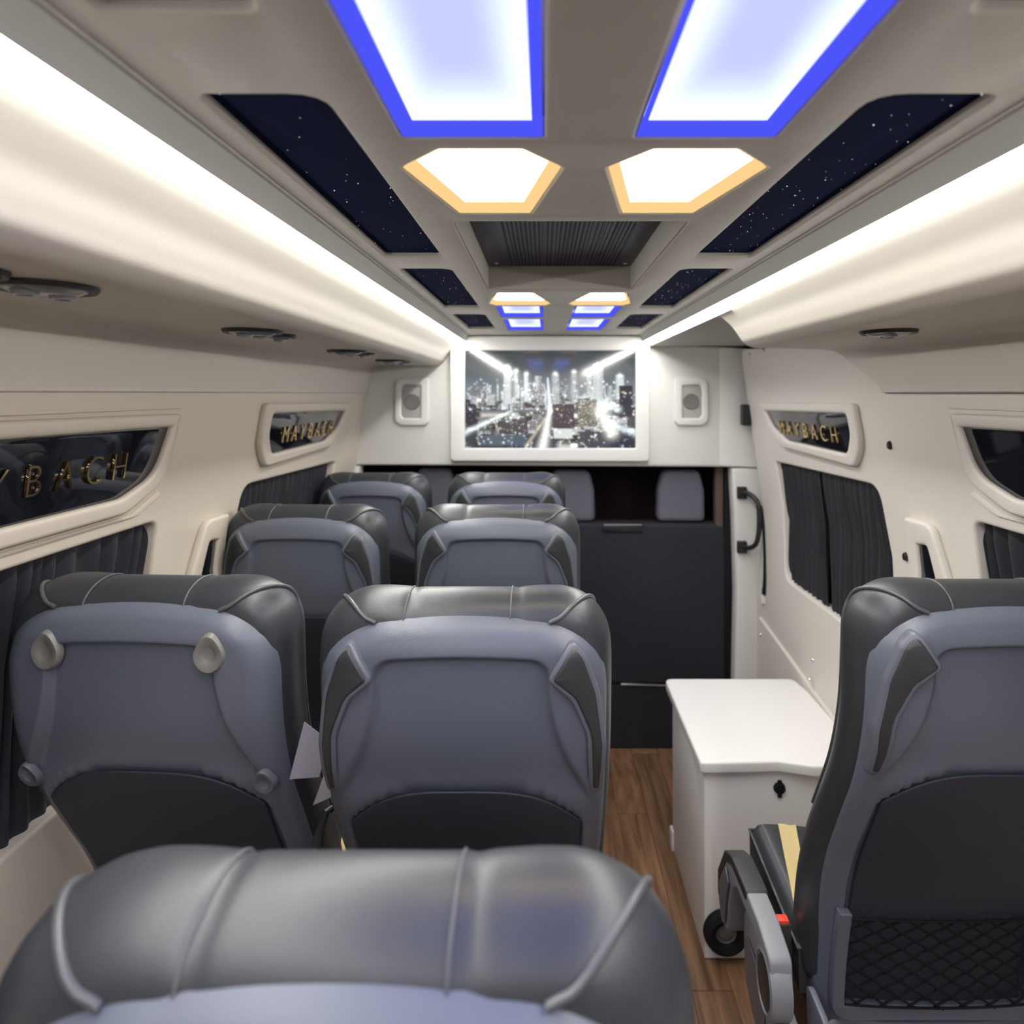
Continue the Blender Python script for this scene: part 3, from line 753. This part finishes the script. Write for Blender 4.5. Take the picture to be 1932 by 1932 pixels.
def cushion_mesh():
    bm = bmesh.new(); n_ = len(CO); ph = [-90, -75, -60, -45, -30, -15, 0, 15, 30, 45, 60, 75, 90]; rings = []
    for p in ph: rings.append([bm.verts.new(cpos(i, p)) for i in range(n_)])
    for A, B in zip(rings, rings[1:]):
        for i in range(n_): bm.faces.new((A[i], A[(i+1) % n_], B[(i+1) % n_], B[i]))
    for A, sg in ((rings[0], -1), (rings[-1], 1)):
        prev = A
        for rho in (.8, .55, .3):
            ring = []
            for v in A:
                s = (1.325-v.co.z)/.985; cs_ = min(max(s, .2), .52); S = s*rho+cs_*(1-rho); X = v.co.x*rho
                ring.append(bm.verts.new((X, prof_y(max(S, 0))+CYC+.05*X*X+sg*(CT+.004*(1-rho)), 1.325-S*.985)))
            for i in range(n_): bm.faces.new((prev[i], prev[(i+1) % n_], ring[(i+1) % n_], ring[i]))
            prev = ring
        bm.faces.new(prev)
    return bm
def idx_at(xt, top=True):  # outline index on the top edge where x == xt
    n_ = len(CO)
    for i in range(n_):
        a, b = CO[i], CO[(i+1) % n_]
        if a[1] < .12 and (a[0]-xt)*(b[0]-xt) <= 0 and a[0] != b[0] and b[1] < .12:
            return i+(a[0]-xt)/(a[0]-b[0])
def piping_pts(sgn):
    i_back = idx_at(sgn*.128); i_side = None
    n_ = len(CO)
    # index on the side at s=.12
    for i in range(n_):
        a, b = CO[i], CO[(i+1) % n_]
        if a[0]*sgn > .15 and (a[1]-.16)*(b[1]-.16) <= 0 and a[1] != b[1]: i_side = i+(a[1]-.16)/(a[1]-b[1]); break
    out = []
    for k in range(41):
        t = k/40; i = i_back+(i_side-i_back)*t; phi = -80+128*sst(-.02, .55, t)**.9
        out.append(cpos(i, phi, .0015))
    i_end = i_side-sgn*26
    for k in range(1, 20): out.append(cpos(i_side+(i_end-i_side)*k/20, 48, .0015))
    return out
SEAM_X = (-.085, .070)
def seam_pts(x):
    i = idx_at(x); return [cpos(i, p, .0004) for p in range(-80, 81, 8)]
PIECES = {}
def seat_pieces():
    P = PIECES
    def mk(nm, bm, m, sm=40):
        me = bpy.data.meshes.new(nm); bmesh.ops.recalc_face_normals(bm, faces=bm.faces); bm.to_mesh(me); bm.free(); fin(me, m, sm); P[nm] = me
    mk('shell', shell_mesh(), M['shell'], 50); mk('pocket', pocket_mesh(), M['pocket'])
    mk('cushion', cushion_mesh(), M['leather'], 70)
    for k, sgn in (('l', -1), ('r', 1)):
        mk('handle'+k, handle_mesh(sgn), M['shell2']); mk('grip'+k, handle_mesh(sgn, .0062, .0285, .010), M['handle'])
        mk('pip'+k, tube(piping_pts(sgn), .0033, 8), M['piping'], 60)
        mk('cap_top'+k, shell_cap(.124, .068, .023, .030, sgn), M['cap']); mk('cap_low'+k, shell_cap(.186, .283, .017, .023, sgn), M['shell2'])
        for nm, (x, s, r) in (('scr_top', (.124, .068, .0055)), ('scr_low', (.186, .283, .0045))):
            p = backpos(sgn*x, s, .0055); bm = lathe([(0, -.0035), (r*.35, -.0025), (r*.5, -.0045), (r, -.003), (r*1.1, .002)], 14, 'Y', p); mk(nm+k, bm, M['chrome'])
    mk('seam0', tube(seam_pts(SEAM_X[0]), .0013, 6), M['seam'], 60); mk('seam1', tube(seam_pts(SEAM_X[1]), .0013, 6), M['seam'], 60)
    # squab
    bm = bmesh.new(); NXs, NYs = 30, 22; x_h, y0, y1 = .226, .275, .575
    def sq(u, v, side):
        x = x_h*u; y = y0+(y1-y0)*v; eu = max(0, (abs(u)-.86)/.14); ev = max(0, (abs(v-.5)*2-.86)/.14)
        e = min(1, (eu**2.4+ev**2.4)**(1/2.4)); edge = .026*(1-math.sqrt(max(0, 1-e*e)))
        sink = .016*math.exp(-((x)/.11)**2)
        dent = -.003*math.exp(-((abs(x)-(.135+.05*(1-v)))/.006)**2)
        zt = .612+.030*v-sink-edge+dent
        return (x, y, zt)
    top = [[bm.verts.new(sq(-1+2*i/NXs, j/NYs, 1)) for i in range(NXs+1)] for j in range(NYs+1)]
    for j in range(NYs):
        for i in range(NXs): bm.faces.new((top[j][i], top[j][i+1], top[j+1][i+1], top[j+1][i]))
    bd = [top[0][i] for i in range(NXs+1)]+[top[j][NXs] for j in range(1, NYs+1)]+[top[NYs][i] for i in range(NXs-1, -1, -1)]+[top[j][0] for j in range(NYs-1, 0, -1)]
    low = [bm.verts.new((v.co.x*.985, v.co.y, .50+.012*(v.co.y-y0)/(y1-y0))) for v in bd]; n_ = len(bd)
    for i in range(n_): bm.faces.new((bd[i], bd[(i+1) % n_], low[(i+1) % n_], low[i]))
    bm.faces.new(low)
    pip = [v.co+Vector((0, 0, .001)) for v in bd]
    mk('squab', bm, M['leather'], 50); mk('squab_pip', tube([p for p in pip], .0030, 6, True), M['piping'], 60)
    for k, sgn in (('l', -1), ('r', 1)):
        bm = bmesh.new(); rows = []
        for j in range(23):
            v = .01+.98*j/22; xa = sgn*(.118+.075*(1-v)**1.0); xb = sgn*(.160+.062*(1-v)); rows.append([])
            for q in range(4):
                x = xa+(xb-xa)*q/3; u = max(-1, min(1, x/x_h)); c = sq(u, v, 1); rows[-1].append(bm.verts.new((c[0], c[1], c[2]+.0034)))
        for a, b in zip(rows, rows[1:]):
            for q in range(3): bm.faces.new((a[q], a[q+1], b[q+1], b[q]))
        ex = bmesh.ops.extrude_face_region(bm, geom=bm.faces[:])
        for vv in [g for g in ex['geom'] if isinstance(g, bmesh.types.BMVert)]: vv.co.z -= .005
        mk('stripe'+k, bm, M['gold'], 60)
    # chassis
    bm = box(bmesh.new(), -.20, .20, .27, .55, .44, .49, .008); box(bm, -.20, .20, .26, .30, .40, .60, .01)
    mk('frame', bm, M['blackm'])
    bm = box(bmesh.new(), -.03, .03, -.16, .16, 0, .44, .008); box(bm, -.035, .035, -.20, .20, 0, .03, .006)
    mk('leg', bm, M['blackm'])
    # black structure between shell and cushion
    bm = bmesh.new()
    O = outline(.200, .02, .84, .10, .10, .05)
    rA = [bm.verts.new(backpos(x, s, -.015)) for x, s in O]; rB = [bm.verts.new(backpos(x, s, -.060)) for x, s in O]
    for i in range(len(O)): bm.faces.new((rA[i], rA[(i+1) % len(O)], rB[(i+1) % len(O)], rB[i]))
    mk('core', bm, M['blackm'])
seat_pieces()
def ob2(nm, key, parent, label=None):
    o = bpy.data.objects.new(nm, PIECES[key]); COL.objects.link(o); o.parent = parent
    if label: o['label'] = label
    return o
def seat(x, y, rz, label, group=None, caps=False, dz=0, sc=1.0):
    t = empty('passenger_seat', (x, y, 0), rz); t.scale = (sc, 1, 1)
    tag(t, label, 'seat', group or 'grey-backed leather seats')
    ob2('back_shell', 'shell', t, 'slate grey plastic back shell'); ob2('seat_pocket', 'pocket', t, 'charcoal back pocket')
    c = ob2('backrest', 'cushion', t, 'black leather backrest cushion'); 
    for k in 'lr': ob2('piping', 'pip'+k, c)
    for k in '01': ob2('seam', 'seam'+k, c)
    ob2('backrest_frame', 'core', t)
    if caps:
        for k in 'lr':
            for a in ('top', 'low'):
                q = ob2('cap', 'cap_%s%s' % (a, k), t); ob2('screw', 'scr_%s%s' % (a, k), q)
    else:
        for k in 'lr': h_ = ob2('grab_handle', 'handle'+k, t); ob2('grip', 'grip'+k, h_, 'charcoal grip insert')
    s_ = ob2('seat_cushion', 'squab', t, 'black leather seat cushion with gold stripes'); ob2('piping', 'squab_pip', s_)
    for k in 'lr': ob2('gold_stripe', 'stripe'+k, s_)
    ob2('seat_frame', 'frame', t)
    for dx in (-.15, .15):
        l_ = ob2('leg', 'leg', t); l_.location = (dx, .38, 0)
    if dz:
        for c_ in t.children:
            if not c_.name.startswith('leg'): c_.location.z += dz
    return t
near = seat(-.125, .362, 0, 'black leather seat nearest the camera, across the bottom of the photo', dz=-.014)
BR = seat(-.118, .952, 0, 'seat with curved grab handles just in front of the nearest one, beside the aisle')
BL_ = seat(-.617, .990, R(-3), 'window seat with four round screw caps instead of handles, left foreground', caps=True, dz=.008, sc=1.01)
CR = seat(-.123, 1.718, 0, 'aisle seat in the third row, with a bright reflection on its right handle')
CL = seat(-.638, 1.718, R(-2), 'window seat in the third row beside the slim wall niche', sc=.97)
DR = seat(-.139, 2.44, 0, 'farthest aisle seat, directly under the television')
DL = seat(-.640, 2.44, R(-2), 'farthest window seat in front of the far left window', sc=.96)
RS = seat(.714, .995, 0, 'single seat on the right with net pocket and armrest, cut by the photo edge')

# dark slot, tag and lever between the second row seats
t = tag(obj('felt_tag', plate([(-.040, 0), (.002, .0), (.014, .055), (-.022, .085)], [], .0012, .0003, cuts=[(0, -.02), (1, .04)], f=lambda u, v, w_: (u, -w_+.35*u+.1*v, v-.4*u*.3)), M['tag']),
        'small grey felt tag hanging in the gap between the two second row seats', 'tag'); t.location = (-.358, 1.052, 1.040)
t2 = tag(obj('felt_tag', plate([(-.020, -.01), (.018, .012), (.016, .07), (.006, .06)], [], .0012, .0003, f=lambda u, v, w_: (u, -w_-.3*u, v)), M['tag']),
         'second grey felt tag just below and right of the other, between the seats', 'tag'); t2.location = (-.349, 1.055, 1.0)
lv = ob_l = obj('recline_lever', tube([(0, 0, 0), (-.004, -.012, .004), (-.014, -.02, -.03), (-.016, -.022, -.045)], [.006, .006, .007, .008], 10), M['blackm'], BR, 'black recline lever'); lv.location = (-.232, .14, .965)

# ---- net pocket on the right seat
nf = obj('net_frame', plate(rpoly([(-.186, .610), (-.164, .610), (-.166, .800), (.166, .800), (.164, .610), (.186, .610), (.188, .830), (-.188, .830)], [.004, .004, .004, .004, .004, .004, .03, .03]), [], .020, .003, 2, [(1, .65), (1, .69), (1, .72), (1, .76)],
     f=lambda u, v, w_: backpos(u, v, .024+w_)), M['shell'], RS, 'slate grey frame of the net pocket')
bm = bmesh.new()
def clip_seg(p, q, x0, x1, y0, y1):
    t0, t1 = 0, 1; d = (q[0]-p[0], q[1]-p[1])
    for pp, qq in ((-d[0], p[0]-x0), (d[0], x1-p[0]), (-d[1], p[1]-y0), (d[1], y1-p[1])):
        if pp == 0:
            if qq < 0: return None
        else:
            r = qq/pp
            if pp < 0: t0 = max(t0, r)
            else: t1 = min(t1, r)
    if t0 >= t1: return None
    return (p[0]+d[0]*t0, p[1]+d[1]*t0), (p[0]+d[0]*t1, p[1]+d[1]*t1)
for sg in (-1, 1):
    for k in range(-9, 14):
        x = -.166+k*.048
        c = clip_seg((x, .618), (x+sg*.31, .618+.21), -.166, .166, .618, .802)
        if c:
            (a, b), (c_, d_) = c; L = math.hypot(c_-a, d_-b); nseg = max(2, int(L/.012))
            pts = [backpos(a+(c_-a)*i/nseg, b+(d_-b)*i/nseg, .020+.0012*sg+.0010*math.sin(i*1.7+k)) for i in range(nseg+1)]
            tube(pts, .0021, 5, bm=bm)
tube([backpos(-.166+.332*i/20, .619, .022) for i in range(21)], .0024, 6, bm=bm)
tube([backpos(-.166+.332*i/20, .800, .022) for i in range(21)], .0020, 6, bm=bm)
net = obj('net', bm, M['black'], RS, 'black diamond mesh net', 60)

# ---- armrest assembly of the right seat (local: x from seat centre .721, y from .995)
def amap(xo): return lambda u, v, w_: (xo+w_-.714, u-.995, v)     # plate in (Y,z), thickness along x towards the seat
arm_pts = [(1.20, .622), (1.27, .640), (1.36, .642), (1.44, .640), (1.49, .615), (1.545, .535), (1.545, .485), (1.505, .435), (1.475, .452), (1.462, .520), (1.44, .575), (1.405, .600), (1.34, .600), (1.275, .570), (1.26, .52), (1.19, .51)]
arm = obj('armrest', plate(rpoly(arm_pts, .02, 4), [], .042, .005, 3, f=lambda u, v, w_: (.452+w_-.714, u-.995, v)), M['grey'], RS, 'grey plastic armrest')
pad_pts = [(1.335, .646), (1.44, .644), (1.495, .620), (1.552, .537), (1.552, .485), (1.538, .478), (1.534, .53), (1.482, .602), (1.44, .622), (1.335, .624)]
obj('arm_pad', plate(rpoly(pad_pts, .012, 4), [], .046, .004, 3, f=lambda u, v, w_: (.454+w_-.714, u-.995, v)), M['handle'], arm, 'black armrest pad')
ins_pts = [(1.475, .60), (1.525, .53), (1.527, .487), (1.503, .452), (1.482, .465), (1.472, .52), (1.452, .575)]
obj('arm_inlay', plate(rpoly(ins_pts, .01, 4), [], .004, .001, f=lambda u, v, w_: (.4085+w_-.714, u-.995, v)), M['shell2'], arm)
obj('pivot_housing', lathe([(0, .448-.714), (.060, .448-.714), (.0615, .42-.714), (.058, .410-.714), (.050, .408-.714), (.048, .412-.714), (0, .412-.714)], 40, 'X', (0, 1.232-.995, .556), sx=.80, sy=1.02), M['grey'], arm)
obj('pivot_cover', lathe([(0, .4095-.714), (.044, .4095-.714), (.0475, .411-.714), (.0475, .414-.714)], 40, 'X', (0, 1.232-.995, .556), sx=.80, sy=1.02), M['handle'], arm, 'charcoal oval pivot cover')
side = [(1.450, .520), (1.425, .545), (1.30, .50), (1.10, .49), (1.10, .16), (1.22, .16), (1.31, .26), (1.40, .37), (1.45, .44)]
obj('side_cover', plate(rpoly(side, .04, 5), [], .03, .006, 3, f=lambda u, v, w_: (.468+w_-.714, u-.995, v)), M['grey'], RS, 'grey plastic side cover under the armrest')
side2 = [(1.43, .50), (1.32, .48), (1.30, .40), (1.36, .36), (1.42, .40)]
obj('side_inlay', plate(rpoly(side2, .03, 5), [], .004, .001, f=lambda u, v, w_: (.4365+w_-.714, u-.995, v)), M['shell2'], RS)
obj('hinge_bracket', plate(rpoly([(1.215, .575), (1.13, .57), (1.11, .36), (1.19, .36)], .02), [], .012, .003, f=lambda u, v, w_: (.492+w_-.714, u-.995, v)), M['shell2'], RS)
bk = obj('seat_belt_buckle', bx(.452-.714, .482-.714, 1.285-.995, 1.315-.995, .51, .618, .004), M['handle'], RS)
obj('release_button', bx(.455-.714, .479-.714, 1.288-.995, 1.306-.995, .610, .624, .003), M['red'], bk, 'red release button')
obj('hinge_tube', tube([(.50-.714, 1.13-.995, .57), (.50-.714, 1.15-.995, .40)], .012, 14), M['chrome'], RS)

# ================================================================ CABINET beside the sliding door
cb = empty('cabinet', (.70, 2.16, 0)); tag(cb, 'white box cabinet with a round-cornered top beside the sliding door', 'cabinet')
K = lambda u, v: (u-.70, v-2.16)
tp = rpoly([(.452, 1.905), (.575, 1.908), (.68, 1.913), (.77, 1.888), (.944, 1.885), (.944, 2.36), (.93, 2.467), (.452, 2.467)], [.012, .04, .05, .04, .01, .05, .03, .03], 6)
obj('cabinet_top', plate([K(*p) for p in tp], [], .034, .007, 3, f=lambda u, v, w_: (u, v, .588+w_)), M['white2'], cb)
bd = [(.470, 1.932), (.943, 1.932), (.943, 2.41), (.470, 2.41)]
obj('cabinet_body', plate([K(*p) for p in rpoly(bd, .004, 3)], [], .552, .002, 2, f=lambda u, v, w_: (u, v, .554+w_)), M['white2'], cb)
obj('cabinet_foot', bx(.462-.7, .478-.7, 2.385-2.16, 2.425-2.16, 0, .07, .004), M['white2'], cb)
so2 = empty('power_socket', (.688, 1.931, .500)); tag(so2, 'round black socket cap on the near face of the white cabinet', 'socket')
obj('socket_cap', lathe([(0, -.010), (.013, -.010), (.016, -.007), (.0175, .0), (.0175, .004)], 28, 'Y'), M['black'], so2)
obj('cap_tab', bx(-.006, .006, -.007, .0, .014, .024, .002), M['black'], so2); obj('cap_tab', bx(-.006, .006, -.007, .0, -.026, -.014, .002), M['black'], so2)
rg = empty('floor_speaker', (.530, 1.930, .085)); tag(rg, 'round black-rimmed speaker low on the cabinet face behind the armrest', 'speaker')
obj('rubber_surround', lathe([(.030, -.010), (.034, -.022), (.048, -.028), (.060, -.020), (.065, -.004), (.065, .001)], 44, 'Y'), M['black'], rg)
obj('metal_cone', lathe([(0, -.012), (.012, -.012), (.028, -.006), (.033, -.010), (.036, -.002)], 36, 'Y'), M['cone'], rg, 'dull metal centre')

# ================================================================ CAB SEATS seen under the bulkhead
bn = empty('cab_bench', (.45, 3.10, 0)); tag(bn, 'dark cloth double front seat seen from behind, under the bulkhead', 'seat')
def bb(pts, r, y, th, bev, mm, nm, parent, lab=None, lo=(.45, 3.10, 0)):
    return obj(nm, plate(rpoly(pts, r), [], th, bev, 3, f=lambda u, v, w_: (u-lo[0], y-w_-lo[1], v)), mm, parent, lab)
bb([(-.06, .30), (.855, .30), (.878, .75), (.862, 1.045), (-.06, 1.050)], [.02, .05, .05, .085, .06], 3.07, .10, .018, M['cloth'], 'backrest', bn)
bb([(-.06, .002), (.84, .002), (.84, .295), (-.06, .295)], .006, 3.075, .30, .006, M['cloth'], 'seat_box', bn)
obj('seat_rail', tube([(.36-.45, 3.066-3.1, .305), (.57-.45, 3.066-3.1, .298)], .005, 8), M['chrome'], bn, 'thin metal rail')
obj('back_clip', bx(.27-.45, .46-.45, 3.058-3.1, 3.075-3.1, 1.010, 1.040, .006), M['blackm'], bn); obj('back_clip_strip', bx(.28-.45, .455-.45, 3.054-3.1, 3.060-3.1, 1.040, 1.046, .001), M['grey'], bn)
for xc in (.130, .642):
    hr = bb([(xc-.112, 1.052), (xc+.112, 1.052), (xc+.108, 1.20), (xc+.085, 1.292), (xc-.085, 1.292), (xc-.108, 1.20)], [.03, .03, .02, .04, .04, .02], 3.075, .09, .022, M['headrest'], 'headrest', bn, 'grey cloth headrest')
    for d in (-.05, .05): obj('headrest_post', tube([(xc+d-.45, .02, 1.02), (xc+d-.45, .02, 1.08)], .006, 8), M['chrome'], bn)
dv = empty('driver_seat', (-.52, 3.12, 0)); tag(dv, 'dark driver seat whose headrest shows behind the far left seats', 'seat')
bb([(-.78, .25), (-.26, .25), (-.26, 1.05), (-.78, 1.05)], .07, 3.10, .12, .02, M['cloth'], 'backrest', dv, None, (-.52, 3.12, 0))
bb([(-.62, 1.04), (-.40, 1.04), (-.41, 1.22), (-.44, 1.30), (-.58, 1.30), (-.61, 1.22)], .035, 3.09, .09, .02, M['headrest'], 'headrest', dv, None, (-.52, 3.12, 0))
bb([(-.78, .0), (-.26, .0), (-.26, .26), (-.78, .26)], .01, 3.12, .4, .01, M['blackm'], 'seat_box', dv, None, (-.52, 3.12, 0))
tag(obj('trim_8', bx(.80, .835, 3.075, 3.12, 0, 1.32, .004), M['cab']), kind='structure')
tag(obj('trim_9', bx(.838, .905, 3.065, 3.14, 0, 1.32, .004), M['black']), kind='structure')

# ================================================================ GRAB HANDLE, SEAL, LATCH on the right
gh = empty('grab_handle', (.90, 2.97, .955)); tag(gh, 'black grab handle on the white pillar by the sliding door', 'handle')
gp = spline([(-.010, .0, .252), (.016, -.040, .246), (.038, -.072, .215), (.042, -.080, .16), (.040, -.080, .09), (.030, -.070, .035), (.012, -.035, .010), (-.010, .0, .008)], 6)
obj('grip_bar', tube(gp, .0105, 12), M['blackm'], gh)
for z in (.250, .006): obj('handle_mount', bx(-.030, .012, -.012, .016, z-.028, z+.026, .006), M['blackm'], gh)
sl = spline([(0, 0, .30), (.004, -.03, .24), (.006, -.05, .12), (.004, -.055, 0), (.0, -.05, -.07)], 8)
sg = obj('door_seal', tube(sl, .014, 10, flat=.9), M['black']); tag(sg, 'black rubber strip down the edge of the sliding door', 'seal'); sg.location = (.960, 2.92, .85)
la = tag(obj('door_bumper', bx(-.018, .022, -.02, .03, -.048, .046, .008), M['blackm']), 'small black rubber block between bulkhead and sliding door', 'bumper'); la.location = (.895, 2.93, 1.555)
tag(obj('door_catch', bx(-.01, .012, -.01, .012, -.018, .018, .005), M['white'], None), 'small white catch under the black door seal', 'catch').location = (.955, 2.88, .755)
